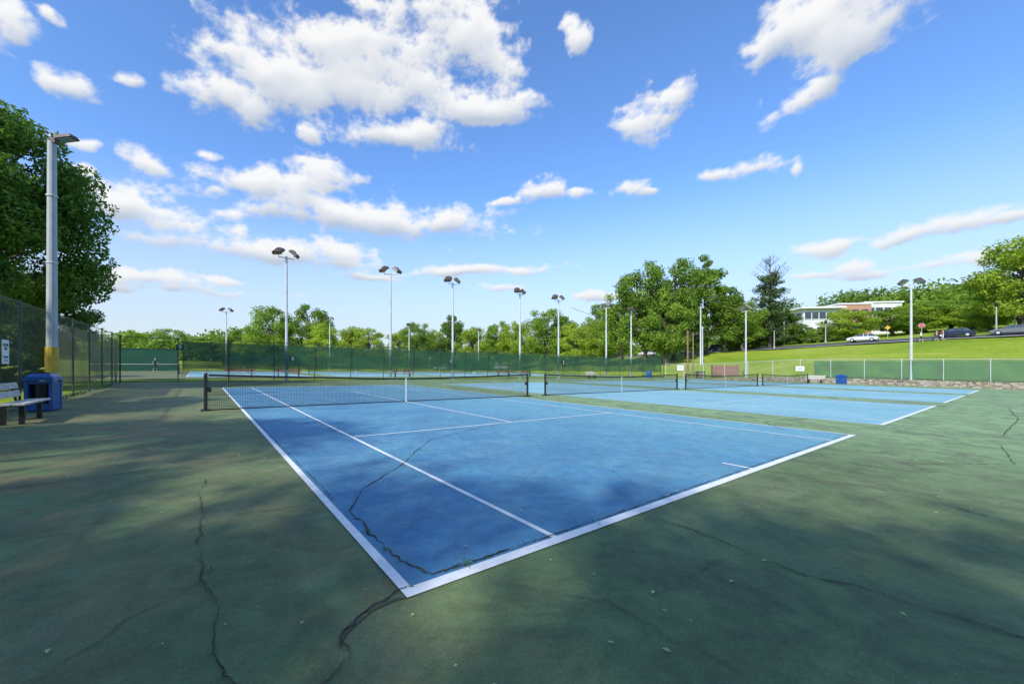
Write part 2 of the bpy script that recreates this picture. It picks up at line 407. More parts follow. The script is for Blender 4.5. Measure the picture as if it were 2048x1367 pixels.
for i,(u) in enumerate([4.64,13.46,20.26,29.5,36,45.7,51.7]):
    p=xy(u,32.45); light_pole(p[0],p[1],9.9,ANG+[.2,-.3,.1,.3,-.1,1.2,.4][i])
for i,(x,y) in enumerate([(-43.3,66.4),(-29.8,76.7),(-16.2,87),(-.9,96.6)]): light_pole(x,y,9.9,ANG+i*.4)
for u,v,H in((60.75,20.5,9.4),(60.75,4.85,10.2)):
    p=xy(u,v); light_pole(p[0],p[1],H,ANG+1.2+(v<10)*.6,terr_uv(60.9,v)-.05)
# near pole with padding
p=xy(-5.0,16.5); b=B(); z=plane(p[0])
b.tube([(0,0,0),(0,0,8.6)],[.145,.11],'polegrey',12)
b.tube([(0,0,.05),(0,0,1.85)],[.165,.162],'yellow',12)
for q in(4.6,6.8): b.tube([(0,0,q),(0,0,q+.05)],[.145,.143],'galv',12)
b.tube([(0,0,8.6),(.1,.02,8.72),(.28,.04,8.74)],[.06,.05,.045],'brown',8)
R=Matrix.Rotation(-.12,3,'Y'); b.box((.42,.06,8.77),(.56,.32,.11),'brown',R,.85); b.box((.42,.06,8.70),(.46,.25,.02),'glass',R)
b.box((.05,0,8.62),(.26,.18,.14),'brown')
o=b.obj('light_pole'); o.location=(p[0],p[1],z)
# ------------------------------------------------------------------ furniture
def bench(u,v,L=1.83,zb=0,face=0,name='park_bench'):
    x,y,z=W(u,v); e=empty(name,(x,y,z+zb),ANG+face)
    b=B()
    for i in range(2): b.box((.10+.2*i-.02,0,.45),(.185,L,.045),'wood')
    b.obj('seat',e,bevel=.006)
    b=B(); R=Matrix.Rotation(-.22,3,'Y')
    for i in range(2): b.box((-.16-.045*i,0,.62+.19*i),(.035,L,.15),'wood',R)
    b.obj('backrest',e,bevel=.006)
    b=B()
    for s in(-1,1):
        yy=s*(L/2-.32)
        b.box((-.03,yy,.21),(.09,.09,.42),'black'); b.box((.25,yy,.21),(.08,.09,.42),'black')
        b.box((.08,yy,.405),(.44,.07,.045),'black')
        b.box((-.165,yy,.60),(.035,.06,.46),'black',R)
    b.obj('legs',e); return e
bench(-4.5,11.3)
bench(58.2,12.3,1.8,0,math.pi)
bench(40.4,30.8,1.8,0,-math.pi/2)
def bin_(u,v,face=0,w=.33):
    x,y,z=W(u,v); e=empty('trash_can',(x,y,z),ANG+face)
    b=B(); h=.84
    for sx in(-1,1):
        for sy in(-1,1): b.box((sx*w*.92,sy*w*.92,h/2+.02),(.08,.08,h),'bluep')
    for sx,sy,sz in((-1,0,0),(1,0,0),(0,1,0)):
        b.box((sx*w*.96,sy*w*.96,.45),(.03 if sx else 2*w-.14,.03 if sy else 2*w-.14,.72),'bluep')
    b.box((0,-w*.96,.14),(2*w-.14,.03,.14),'bluep'); b.box((0,-w*.96,.80),(2*w-.14,.03,.08),'bluep')
    b.box((0,0,.06),(2*w+.02,2*w+.02,.08),'bluep')
    b.obj('frame',e,bevel=.012)
    b=B(); b.box((0,0,h+.06),(2*w+.08,2*w+.08,.10),'bluep',None,.94); b.box((0,0,h+.16),(2*w+.0,2*w+.0,.10),'bluep',None,.72); b.box((0,0,h+.222),(w,w,.02),'bag')
    b.obj('lid',e,bevel=.015)
    b=B(); b.tube([(0,0,.1),(0,0,.74)],[w*.72,w*.84],'bag',16); b.tube([(0,0,.70),(0,0,.78)],[w*.86,w*.86],'bag',16); b.obj('liner',e)
bin_(-4.62,13.9,-.15,.265); bin_(58.2,9.96,1.2)
bin_(54,31,.3)
def text(s,size,k,parent,loc,rot,ext=.002):
    c=bpy.data.curves.new('lettering','FONT'); c.body=s; c.size=size; c.align_x='CENTER'; c.align_y='CENTER'; c.extrude=ext; c.space_line=.85
    o=bpy.data.objects.new('lettering',c); sc.collection.objects.link(o); c.materials.append(M[k])
    o.parent=parent; o.location=loc; o.rotation_euler=rot; return o
x,y,z=W(-5.13,13.15,1.62); e=empty('rules_sign',(x,y,z),ANG+math.pi/2)
b=B(); b.box((0,0,0),(.46,.01,.62),'white'); b.obj('panel',e,bevel=.004)
text('PLEASE\nNO',.115,'black',e,(0,-.009,.13),(math.pi/2,0,0)); b=B(); b.box((.0,-.008,-.13),(.3,.004,.05),'bluep'); b.box((.0,-.008,-.22),(.22,.004,.02),'black'); b.obj('mark',e)
for n,u,zz,s in(('9',-2.12,2.42,.42),('8',5.0,1.75,.42),('7',19.7,1.8,.42),('2',36.3,2.0,.62)):
    x,y,z=W(u,31.88,zz); e=empty('court_number_sign',(x,y,z),ANG)
    b=B(); b.box((0,0,0),(s,.02,s),'dgreen'); b.box((0,-.006,0),(s-.05,.014,s-.05),'black' if n=='2' else 'dgreen'); b.obj('panel',e); text(n,s*1.0,'white',e,(0,-.016,0),(math.pi/2,0,0))
for u,v,w,h,zz in((59.9,14.2,.9,.6,1.7),(60.4,29.5,.9,.8,1.6)):
    x,y,z=W(u,v,zz); b=B(); b.box((0,0,0),(w,.02,h),'white'); b.box((0,-.013,.12),(w*.7,.006,.06),'cloth_dark'); b.box((0,-.013,-.05),(w*.6,.006,.04),'cloth_dark'); b.box((0,-.013,-.15),(w*.65,.006,.03),'cloth_dark')
    o=b.obj('notice_sign'); o.location=(x,y,z); o.rotation_euler=(0,0,ANG-.9)
# brown board enclosure
p=xy(63,24.0); z=terr(*p); b=B()
for i in range(17):
    b.box((-1.6+i*.2,0,.95),(.17,.03,1.7),'rust')
for s in(-1.65,1.65):
    b.box((s,.6,.95),(.1,1.3,1.8),'rust'); b.box((s,0.02,1),(.14,.1,2.0),'rwood')
b.box((0,-.04,1.55),(3.4,.05,.1),'rwood'); b.box((0,-.04,.45),(3.4,.05,.1),'rwood'); b.box((0,1.2,.95),(3.3,.05,1.7),'rust')
o=b.obj('storage_enclosure'); o.location=(p[0],p[1],z); o.rotation_euler=(0,0,-.35)
p=xy(62,27.2); z=terr(*p); b=B(); b.box((0,0,.5),(1.1,.7,1.0),'fpost'); b.box((0,0,1.03),(1.2,.8,.06),'fpost'); b.box((0,-.36,.5),(.9,.02,.8),'rwood'); o=b.obj('utility_cabinet',bevel=.02); o.location=(p[0],p[1],z)
for u,v in((2,39.6),(6,39.6),(18,39.8),(33,39.8),(37,39.8)):
    x,y,z=W(u,v); b=B(); b.box((0,0,.42),(2.4,.28,.05),'rust'); b.box((0,.18,.7),(2.4,.04,.2),'rust')
    for s in(-.9,.9): b.box((s,0,.2),(.07,.26,.4),'black'); b.box((s,.15,.55),(.05,.05,.5),'black')
    o=b.obj('court_bench'); o.location=(x,y,z); o.rotation_euler=(0,0,ANG)
def upole(x,y,H,k,r=.14):
    z=terr(x,y)-.1; b=B(); b.tube([(0,0,0),(0,0,H)],[r,r*.7],k,8); b.box((0,0,H-.3),(.5,.12,.14),k); b.tube([(0,0,H),(0,0,H+.1)],[r*.4,.02],'black',6)
    o=b.obj('utility_pole'); o.location=(x,y,z); return (x,y,z+H-.25)
t1=upole(32.2,61.5,7.6,'rwood',.16); t2=upole(33.6,62.5,7.2,'rwood',.13)
t3=upole(42.3,76,11.5,'galv',.16); t4=upole(43.5,77.5,7.5,'galv',.14); upole(70,91,12.5,'galv',.12)
def wire(a,c,sag,r=.02):
    a=Vector(a);c=Vector(c); b=B(); pts=[a.lerp(c,i/16)-Vector((0,0,sag*4*(i/16)*(1-i/16))) for i in range(17)]
    b.tube(pts,[r]*17,'black',4); b.obj('overhead_wire')
wire(t1,(10.4,45.7,8.2),.8); wire(t1,t3,.4); wire(t2,(30.0,96,7),.6)
# ------------------------------------------------------------------ cracks
def crack(pts,w,name='pavement_crack',k='crack',dz=.012,jit=.035,step=.03,dirt=True):
    P=[]; w*=.64
    for i in range(len(pts)-1):
        a=np.array(pts[i]);c=np.array(pts[i+1]); L=np.linalg.norm(c-a); n=max(2,int(L/step))
        for j in range(n): P.append(a+(c-a)*j/n)
    P.append(np.array(pts[-1])); P=np.array(P); n=len(P)
    walk=np.cumsum(rng.normal(0,1,(n,2)),axis=0); t=np.linspace(0,1,n)[:,None]; walk-=walk[0]*(1-t)+walk[-1]*t
    walk*=jit/ max(1e-6,np.abs(walk).max()); P=P+walk*1.8+rng.normal(0,.005,(n,2))
    b=B()
    for kk,ww,zz in ([('dirt',2.2,dz-.003)] if dirt else [])+[(k,1,dz)]:
        L=[];R=[]
        for i in range(n):
            d=P[min(i+1,n-1)]-P[max(i-1,0)]; d=d/(np.linalg.norm(d)+1e-9); nn=np.array([-d[1],d[0]])
            q=w*ww*(.1+rng.random()*1.2)*(0.2+.8*abs(math.sin(i*.11+w*900)))
            L.append(P[i]+nn*q/2);R.append(P[i]-nn*q/2)
        for i in range(n-1): b.quad(W(*R[i],zz),W(*R[i+1],zz),W(*L[i+1],zz),W(*L[i],zz),kk)
    b.obj(name)
crack([(-1.02,3.6),(-1.02,3.34),(-1.05,1.84),(-1.04,.96),(-.98,.52),(-1.02,.32),(-.99,-.09),(-.95,-.21),(-1,-1.5)],.008)
crack([(.05,.04),(-.26,-.01),(-.46,-.14),(-.48,-.32),(-.62,-.43),(-.8,-1.2)],.012)
crack([(-5.5,4.4),(-2.86,4.36),(-2.06,4.37),(-1.35,4.64),(-.08,4.36)],.012)
crack([(2.5,-.03),(2.48,-.82),(2.37,-1.36),(2.53,-1.59),(2.6,-2.03),(2.6,-2.29),(2.7,-4)],.010)
crack([(5.53,.02),(5.77,-1.2),(5.58,-1.81),(5.36,-2.29),(5.4,-4)],.011)
crack([(.12,1.6),(.17,1.68),(.42,2.17),(1.27,2.98),(2.53,4.43),(4.25,5.17),(5.0,5.37),(7,6.4)],.013)
crack([(.12,1.6),(.10,1.2),(.09,.6),(.12,.3),(.2,.1),(.9,.09)],.016)
crack([(.3,.09),(2,.085),(4.5,.09),(7,.085),(10.9,.09)],.012,jit=.012)
crack([(-3.5,11.5),(-.73,15.6)],.014); crack([(10.5,1.2),(11.6,2.0),(13.9,1.6)],.02); crack([(0.08,2),(.085,6),(.08,11)],.007,jit=.01)
crack([(8,-1.2),(9.5,-2.2),(12,-2.0)],.011); crack([(-4,9),(-1,8.7),(0,8.9)],.016); crack([(11,5),(14,5.2)],.014)
crack([(-2.2,-.6),(-1.8,.2),(-1.05,.9)],.005); crack([(-1,2.2),(-.5,2.0),(-.05,2.1)],.005)
crack([(-5,6.6),(-3,6.4),(-1,6.7),(-.05,6.6)],.010); crack([(2,3.6),(1.2,6),(1.4,9)],.007); crack([(1.3,-.9),(2.5,-1.0)],.004); crack([(-3.4,-.2),(-2.9,1.5),(-3.0,4.3)],.008); crack([(3.2,.4),(4.0,1.6),(3.8,3.2)],.004); crack([(12.5,-.5),(12.4,-4),(12.6,-8)],.012); crack([(14,-2),(20,-2.2),(26,-1.9)],.02)
crack([(.6,-.3),(1.0,-.75),(1.0,-1.5)],.004)
def patch(pts,ws,k,name,dz):
    b=B(); n=len(pts)
    for i in range(n-1):
        a=np.array(pts[i]);c=np.array(pts[i+1]); d=(c-a)/np.linalg.norm(c-a); nn=np.array([-d[1],d[0]])
        b.quad(W(*(a-nn*ws[i]),dz),W(*(c-nn*ws[i+1]),dz),W(*(c+nn*ws[i+1]),dz),W(*(a+nn*ws[i]),dz),k)
    b.obj(name)
patch([(.02,-.05),(-.1,-.02),(-.26,-.03),(-.38,-.10),(-.46,-.16),(-.5,-.24)],[.004,.012,.02,.022,.016,.005],'dirt','crack_patch',.006)
patch([(25.1,-.3),(25.05,1),(25.1,2.4),(25.0,3.6)],[.12,.22,.18,.05],'dirt','worn_patch',.0065)
# weeds and leaves
b=B()
for (u,v,n) in((.10,1.02,26),(.09,.62,22),(.5,.09,16),(1.9,.09,14),(-1.02,1.0,8),(.3,2.0,8),(-5.1,8,60),(-5.1,11,60),(-5.15,16,80),(-5.1,20,80),(-5.1,26,80)):
    for i in range(n):
        sp=.025 if n<50 else .0; a=random.random()*6.28; l=.012+random.random()*.022; du=random.gauss(0,sp*.5); dv=random.gauss(0,sp*1.6)
        if n>50: dv=random.uniform(-2,2); du=random.gauss(0,.06); l*=5
        p=Vector(W(u+du,v+dv,.01)); t=p+Vector((math.cos(a)*l*.7,math.sin(a)*l*.7,l)); s=Vector((-math.sin(a),math.cos(a),0))*l*.16
        b.add([p-s,p+s,t],[(0,1,2)],'weed')
b.obj('weeds')
b=B()
for i in range(320):
    u=random.uniform(-5,13); v=random.uniform(-3,10); l=random.uniform(.008,.024); a=random.random()*6.28; p=Vector(W(u,v,.014))
    d=Vector((math.cos(a),math.sin(a),0))*l; s=Vector((-d.y,d.x,0))*.5
    b.add([p-d,p+s+Vector((0,0,.006)),p+d,p-s+Vector((0,0,.004))],[(0,1,2,3)],'leafy')
b.obj('fallen_leaves')
# ------------------------------------------------------------------ trees
def leaves(centers,radii,counts,size,flat=.75,up=.3):
    C=[];NN=[]
    for c,r,n in zip(centers,radii,counts):
        d=rng.normal(0,1,(n,3)); d/=np.linalg.norm(d,axis=1)[:,None]
        rr=r*rng.random(n)**.42; rr*=1+.18*np.sin(d[:,0]*5+c[0]*3)*np.cos(d[:,2]*6+c[1])
        p=d*rr[:,None]; p[:,2]*=flat; C.append(p+np.array(c)); NN.append(d)
    C=np.vstack(C);D=np.vstack(NN); n=len(C)
    nr=D*.7+rng.normal(0,.75,(n,3)); nr[:,2]+=up; nr/=np.linalg.norm(nr,axis=1)[:,None]
    t=rng.normal(0,1,(n,3)); a=np.cross(nr,t); a/=np.linalg.norm(a,axis=1)[:,None]; b_=np.cross(nr,a)
    s=size*(.6+.8*rng.random(n))[:,None]
    V=np.stack([C-a*s,C+b_*s*.55,C+a*s,C-b_*s*.55],1).reshape(-1,3); return V
def make_tree_mesh(name,H,R,trunk_h,nclump,nleaf,size,lk,shape='round',tr=.3,flat=.75,cr=.34):
    cents=[];rads=[]; ch=H-trunk_h
    ga=2.39996
    for i in range(nclump):
        t=(i+.5)/nclump
        if shape=='round': zz=t; prof=math.sqrt(max(.02,1-(2*(zz**.85)-1)**2))
        elif shape=='tall': zz=t; prof=math.sqrt(max(.02,1-(2*zz-1)**2))*(1-.35*zz)
        a=i*ga+random.uniform(-.5,.5); rr=R*prof*random.choice([.45,.7,.78,.82,.9])*random.uniform(.8,1.08)
        c=(rr*math.cos(a),rr*math.sin(a),trunk_h+ch*(.06+.86*zz)+random.uniform(-.06,.06)*ch)
        cents.append(c); rads.append(R*cr*random.uniform(.65,1.15)*(1 if prof>.5 else .8))
    w=np.array(rads)**2; cnt=(w/w.sum()*nleaf).astype(int)+5
    V=leaves(cents,rads,cnt,size,flat)
    b=B(); z1=trunk_h+ch*.45
    pts=[(0,0,-.3),(0,0,.4),(.05*R*random.uniform(-1,1),.05*R,trunk_h*.6),(.06*R,.0,trunk_h),(random.uniform(-.1,.1)*R,.05*R,z1),(0,0,H*.85)]
    b.tube(pts,[tr*1.35,tr*1.05,tr*.85,tr*.75,tr*.4,tr*.08],'bark',10)
    for c in cents:
        zz=min(z1,max(trunk_h*.75,c[2]-R*.5*random.uniform(.5,1))); s=Vector((0.03*R,.02*R,zz)); e=Vector(c); m=s.lerp(e,.5)+Vector((0,0,.08*R*random.uniform(-.5,1)))
        b.tube([s,m,e],[tr*.28,tr*.17,tr*.05],'bark',5,False)
    nb=len(b.v); nl=len(V)//4
    verts=np.vstack([np.array(b.v),V]); me=bpy.data.meshes.new(name)
    faces=b.f+[tuple(q) for q in (np.arange(nl*4).reshape(-1,4)+nb).tolist()]
    me.from_pydata(verts.tolist(),[],faces); me.materials.append(M['bark']); me.materials.append(M[lk])
    me.polygons.foreach_set('material_index',[0]*len(b.f)+[1]*nl); me.update(); return me
def put(name,me,x,y,z,sx=1,sz=1,rz=None):
    o=bpy.data.objects.new(name,me); sc.collection.objects.link(o); o.location=(x,y,z); o.scale=(sx,sx,sz); o.rotation_euler=(0,0,random.random()*6.28 if rz is None else rz); return o
NL=12000
VAR={
 'A1':make_tree_mesh('oak_mesh_a',10,4,2.0,34,NL,.14,'leafA'),
 'A2':make_tree_mesh('oak_mesh_b',10,4,1.6,42,NL,.14,'leafA',cr=.30),
 'B1':make_tree_mesh('maple_mesh_a',10,4,1.2,34,NL,.14,'leafB',cr=.33),
 'B2':make_tree_mesh('maple_mesh_b',10,4.2,.8,40,NL,.14,'leafB',cr=.3),
 'C1':make_tree_mesh('tree_mesh_c',10,3.4,1.5,36,NL,.135,'leafC','tall',cr=.32),
 'T1':make_tree_mesh('tall_mesh',10,2.6,2.2,34,int(NL*.6),.12,'leafA','tall',tr=.2,cr=.28)}
def tree(k,x,y,ztop,R,name='deciduous_tree'):
    z=terr(x,y); H=ztop-z; rb={'A1':4,'A2':4,'B1':4,'B2':4.2,'C1':3.2,'T1':2.4}[k]
    return put(name,VAR[k],x,y,z-.05,R/rb*.92,H/10*.97)
TL=[('A1',-53,100,17,7),('A2',-45,102,17.8,7.5),('B1',-38,95,12,5.2),('A2',-79,130,14.5,7),('B2',-69,118,12,6),('A1',-118,150,16,8),('B1',-133,150,15.5,8),('B2',-106,155,14,8),
('B2',-96,140,11,7),('B1',-60,125,11,6),('A2',-87,150,13,7),('B1',-122,140,11,7),
('B1',-40,120,14,6.5),('B2',-31,108,12.2,6),('B1',-26,125,12.8,6),('A1',-19,115,14.8,5.5),('B2',-15,128,13.5,6),('C1',-9.5,125,18.8,5.5),('B1',-3,112,13,5.6),('A2',5.7,125,16,6.5),('B2',9.5,108,14,6),('A1',19,120,19.3,7.5),('C1',26,125,18.3,6),('B1',25,104,13.2,5.5),('A2',34.5,115,20,6.5),('B2',29,95,12,4.6),
('A1',31.5,89,19,6),('A2',36,86,24.6,8.2),('A1',43,88,25.6,7.6),('A2',38.5,82,16,6),('T1',52.5,92,28,6),('C1',56.5,91,21,6),('A1',58.5,88,16.5,5.5),('C1',48,89,14,5),('T1',50,96,24,5),
('C1',71,93,15.5,5),('A2',64,93,14,5),('B1',85.0,91,14.9,6.0),('A1',94,90,14.6,6.5),('B2',99.5,92,16,6.5),('B2',77.5,100,12.5,4.5),('A1',105,93,17,7.5),('A2',111,93,18,7),('B2',108,86,15,6.5),('B1',91.5,66,23.6,7.5),('A2',99,72,22,7),('B2',101,78,15,5)]
for t in TL: tree(*t)
for i in range(12):
    x=58+i*2.3; y=93-i*.25; put('shrub',VAR['C1' if i%2 else 'A2'],x,y,terr(x,y)-.6,.62,.42)
def deadtop(H,R):
    b=B(); b.tube([(0,0,-.2),(0,0,H*.6),(.1,0,H)],[.4,.22,.03],'bark',8); cents=[];rads=[]
    for i in range(90):
        t=i/90; z=H*(.08+.72*t)+random.uniform(-.7,.7); a=i*2.4; r=R*(1-t**1.8*.55)*random.uniform(.35,1.2)
        e=Vector((r*math.cos(a),r*math.sin(a),z+.15*r)); b.tube([(0,0,z),e],[.07,.02],'bark',4,False)
        for q in(.45,.75,1): cents.append(tuple(Vector((0,0,z)).lerp(e,q))); rads.append(random.uniform(.6,1.25))
    for i in range(34):
        z=H*(.62+.32*random.random()); a=random.random()*6.28; r=(H-z)*.5+.6; e=Vector((r*math.cos(a),r*math.sin(a),z+r*.9)); b.tube([(0,0,z),e],[.06,.02],'bark',4,False)
        for q in range(3):
            m=Vector((0,0,z)).lerp(e,.4+.2*q); b.tube([m,m+Vector((random.uniform(-.6,.6),random.uniform(-.6,.6),.8))],[.03,.012],'bark',4,False)
    V=leaves(cents,rads,[46]*len(cents),.18,.7); nb=len(b.v); nl=len(V)//4
    me=bpy.data.meshes.new('dead_top_mesh'); me.from_pydata(b.v+V.tolist(),[],b.f+[tuple(q) for q in (np.arange(nl*4).reshape(-1,4)+nb).tolist()])
    me.materials.append(M['bark']); me.materials.append(M['leafD']); me.polygons.foreach_set('material_index',[0]*len(b.f)+[1]*nl); return me
put('dead_topped_tree',deadtop(21,4.2),66,90,terr(66,90)-.1)
big=make_tree_mesh('near_tree_mesh',13,5.2,3.0,95,110000,.09,'leafN',tr=.32,flat=.7,cr=.25)
put('maple_tree',big,-24.3,17.6,terr(-22,17.2),1.05,1.10,.6)
small=make_tree_mesh('near_small_tree_mesh',7,3.2,1.2,50,42000,.08,'leafN',tr=.16,flat=.7,cr=.25)
put('small_tree',small,-28.0,24.5,terr(-26,24.5),1,1)
put('small_tree',small,-37,30,terr(-33,30),1.1,.9); put('small_tree',small,-27,15,terr(-24,14),1.1,.8)
for (x,y,s) in((-20,13,.5),(-24,20,.45),(-18.5,8.5,.5)): put('shrub',small,x,y,terr(x,y)-.4,s,s*.62)
for k,x,y,H,R in(('A1',-13.5,-3.5,13,5),('A2',-8,-10.2,14.3,6),('A1',-1.2,-12.6,15,6.2),('A2',6.5,-12.2,14.5,6),('C1',-18,3.5,12,4.5),('A1',13.5,-14,15,6.2),('A2',3,-18,17,7),('A1',-11,-8,12,4.5)):
    tree(k,x,y,H,R)
cs=[];rs=[]
for i in range(560):
    a=-1.9+3.6*i/560; d=random.uniform(165,230); x=d*math.sin(a); y=d*math.cos(a); z=terr(x,y); hh=9+3*math.sin(a*9)+2*math.sin(a*31)
    for k in range(4): cs.append((x+random.uniform(-4,4),y+random.uniform(-4,4),z+hh*(.15+.2*k))); rs.append(random.uniform(3.2,4.5))
V=leaves(cs,rs,[60]*len(cs),.7,.8); me=bpy.data.meshes.new('distant_trees'); nl=len(V)//4
me.from_pydata(V.tolist(),[],(np.arange(nl*4).reshape(-1,4)).tolist()); me.materials.append(M['leafA']); o=bpy.data.objects.new('distant_trees',me); sc.collection.objects.link(o)
cs=[];rs=[]
for i in range(260):
    x=random.uniform(105,260); y=random.uniform(125,190); z=terr(x,y)
    for k in range(3): cs.append((x+random.uniform(-3,3),y+random.uniform(-3,3),z+3+4.5*k)); rs.append(random.uniform(3.2,5))
V=leaves(cs,rs,[80]*len(cs),.55,.85); me=bpy.data.meshes.new('ridge_trees'); nl=len(V)//4
me.from_pydata(V.tolist(),[],(np.arange(nl*4).reshape(-1,4)).tolist()); me.materials.append(M['leafC']); o=bpy.data.objects.new('distant_trees',me); sc.collection.objects.link(o)
# ------------------------------------------------------------------ road, cars
b=B(); vv=np.linspace(-80,150,90)
for i in range(len(vv)-1):
    for ua,ub,k,dz in((99,105,'asphalt',.10),(98.6,99,'concrete',.2)):
        def T(u,v): x,y=xy(u,v); return (x,y,terr_uv(u,v)+dz)
        b.quad(T(ua,vv[i]),T(ub,vv[i]),T(ub,vv[i+1]),T(ua,vv[i+1]),k)
b.obj('hill_road',smooth=True)
def car(x,y,heading,k,suv=False):
    z=terr(x,y)+.12; e=empty('parked_car',(x,y,z),heading)
    H=1.7 if suv else 1.45
    low=[(-2.25,.35),(-2.28,.62),(-2.15,.88),(-1.2,.95),(0,.97),(.95,.95),(1.7,.84),(2.2,.68),(2.25,.4),(2.1,.25),(-2.1,.25)]
    b=B(); n=len(low); P=[]
    for yy,sc2 in((-.88,1),(-.80,1.0),(.80,1.0),(.88,1)):
        for (a,c) in low:
            t=.06 if abs(yy)>.85 else 0; P.append((a*(1-t*.5),yy,c-(t*.8 if c>.6 else -t)))
    F=[]
    for r in range(3):
        for i in range(n): F.append((r*n+i,r*n+(i+1)%n,(r+1)*n+(i+1)%n,(r+1)*n+i))
    F.append(tuple(range(n))); F.append(tuple(3*n+i for i in reversed(range(n)))); b.add(P,F,k); b.obj('body',e,smooth=False)
    b=B(); rear=-2.05 if suv else -1.75
    g0=[(rear,.93),(rear+.35,H-.05),(rear+.8,H),(.15,H),(.45,H-.05),(1.15,.93)]
    P=[(a,-.76+.16*((c-.93)/(H-.93)),c) for a,c in g0]+[(a,.76-.16*((c-.93)/(H-.93)),c) for a,c in g0]; m=len(g0)
    F=[(i,i+1,m+i+1,m+i) for i in range(m-1)]+[tuple(range(m)),tuple(reversed(range(m,2*m)))]
    b.add(P,F[:1],'winglass'); b.add(P,F[1:4],k); b.add(P,F[4:5],'winglass'); b.add(P,F[5:],'winglass')
    for s in(-1,1):
        for a in(rear+.9,-.25): b.box((a,s*.70,(.93+H)/2),(.08,.10,H-.95),k)
    b.obj('cabin',e)
    b=B()
    for a in(-1.4,1.38):
        for s in(-1,1):
            b.tube([(a,s*.68,.32),(a,s*.90,.32)],[.33,.33],'tyre',16); b.tube([(a,s*.86,.32),(a,s*.915,.32)],[.2,.19],'galv',12)
    b.obj('wheels',e)
    b=B()
    for s in(-1,1): b.box((2.2,s*.62,.62),(.08,.3,.12),'glass'); b.box((-2.25,s*.65,.72),(.06,.25,.14),'red'); b.box((.75,s*.93,1.0),(.12,.14,.1),k)
    b.obj('lamps',e)
vh=math.atan2(E2[1],E2[0])
for u,v,k,s in((101,60,'carw',0),(101,52,'carw',1),(101,41,'card',1),(101,72,'carg',0),(103.5,16.2,'carw',0),(101.3,4.6,'card',0),(101.2,-1.2,'carg',0),(101.2,-7,'carw',1)):
    x,y=xy(u,v); car(x,y,vh+(math.pi if s else 0),k,bool(s))
for u,v,k in((66,82,'carw'),(50,86,'carw'),(58,84,'carg')):
    x,y=xy(u,v); car(x,y,vh+1.4,k)
def roadsign(x,y,kind):
    z=terr(x,y); b=B(); b.tube([(0,0,-.2),(0,0,2.5)],[.035,.035],'galv',6)
    def poly(n,r,off,k,yy): 
        P=[(r*math.cos(off+2*math.pi*i/n),yy,2.2+r*math.sin(off+2*math.pi*i/n)) for i in range(n)]; b.add(P,[tuple(range(n))],k)
    if kind=='stop_sign': poly(8,.42,math.pi/8,'white',-.045); poly(8,.385,math.pi/8,'red',-.049)
    else: poly(4,.42,0,'signyellow',-.045); b.box((0,-.05,2.2),(.06,.004,.35),'black')
    o=b.obj(kind); o.location=(x,y,z); o.rotation_euler=(0,0,-.8)
    if kind=='stop_sign': text('STOP',.26,'white',o,(0,-.053,2.2),(math.pi/2,0,0),.001)
roadsign(80.2,71.6,'stop_sign'); roadsign(80.6,78,'warning_sign')
def lamp(x,y,H):
    z=terr(x,y); b=B(); b.tube([(0,0,-.2),(0,0,H)],[.10,.07],'polegrey',8); b.tube([(0,0,0),(0,0,.5)],[.18,.14],'polegrey',8)
    b.tube([(0,0,H),(0,0,H+.12),(0,0,H+.5),(0,0,H+.62),(0,0,H+.75)],[.12,.2,.26,.22,.04],'black',10); b.obj('street_lamp').location=(x,y,z)
lamp(81.5,62.2,4.6); lamp(77,88,4.2); lamp(84,97,4.2); lamp(64,86,4.0); lamp(95,70,4.6)
# ------------------------------------------------------------------ building
e=empty('school_building',(92.5,113,terr(96,112)-.2),-.12)
b=B(); b.box((5,7,4.6),(10,14,9.2),'concrete'); b.obj('white_wing',e)
b=B(); b.box((4.6,6.4,9.4),(11.5,15.4,.5),'white'); b.obj('flat_roof',e)
b=B(); b.box((14.2,8,5.2),(8.4,14,10.4),'brick'); b.box((14.2,8,10.55),(8.8,14.4,.35),'white'); b.obj('brick_wing',e)
b=B(); b.box((23.2,10,5.5),(9.4,14,11.0),'concrete'); b.box((23.2,10,11.15),(9.9,14.6,.4),'white'); b.obj('rear_wing',e)
b=B()
for i in range(5): b.box((1.2+i*1.9,-.03,7.2),(1.6,.12,1.9),'winglass')
for i in range(3): b.box((1.5+i*3,-.03,3),(1.8,.12,1.7),'winglass')
for i in range(3): b.box((11.6+i*2.6,.96,8.0),(1.6,.12,1.8),'winglass'); b.box((11.6+i*2.6,.96,4),(1.6,.12,1.8),'winglass')
for i in range(4): b.box((19.8+i*2.2,2.96,8.8),(1.8,.12,1.6),'winglass')
for i in range(5): b.box((-.03,2+i*2.6,7.2),(.12,2.1,1.9),'winglass')
b.obj('windows',e)
b=B(); 
for i in range(6): b.box((.25+i*1.9,-.07,7.2),(.14,.1,2.1),'white')
b.box((5,-.06,6.1),(10,.14,.12),'white'); b.box((5,-.06,8.25),(10,.14,.12),'white'); b.box((8.6,-.05,1.2),(1.6,.14,2.4),'winglass'); b.obj('window_frames',e)
e=empty('white_house',(-13,138,terr(-13,138)),.2); b=B(); b.box((0,0,3),(11,8,6),'concrete'); b.add([(-6,-4.6,6),(6,-4.6,6),(6,4.6,6),(-6,4.6,6),(-6,0,9),(6,0,9)],[(0,1,5,4),(2,3,4,5),(0,4,3),(1,2,5)],'carg'); b.obj('walls_and_roof',e)
b=B(); [b.box((-3.6+i*2.4,-4.03,zz),(1.1,.1,1.4),'winglass') for i in range(4) for zz in(1.8,4.4)]; b.obj('windows',e)
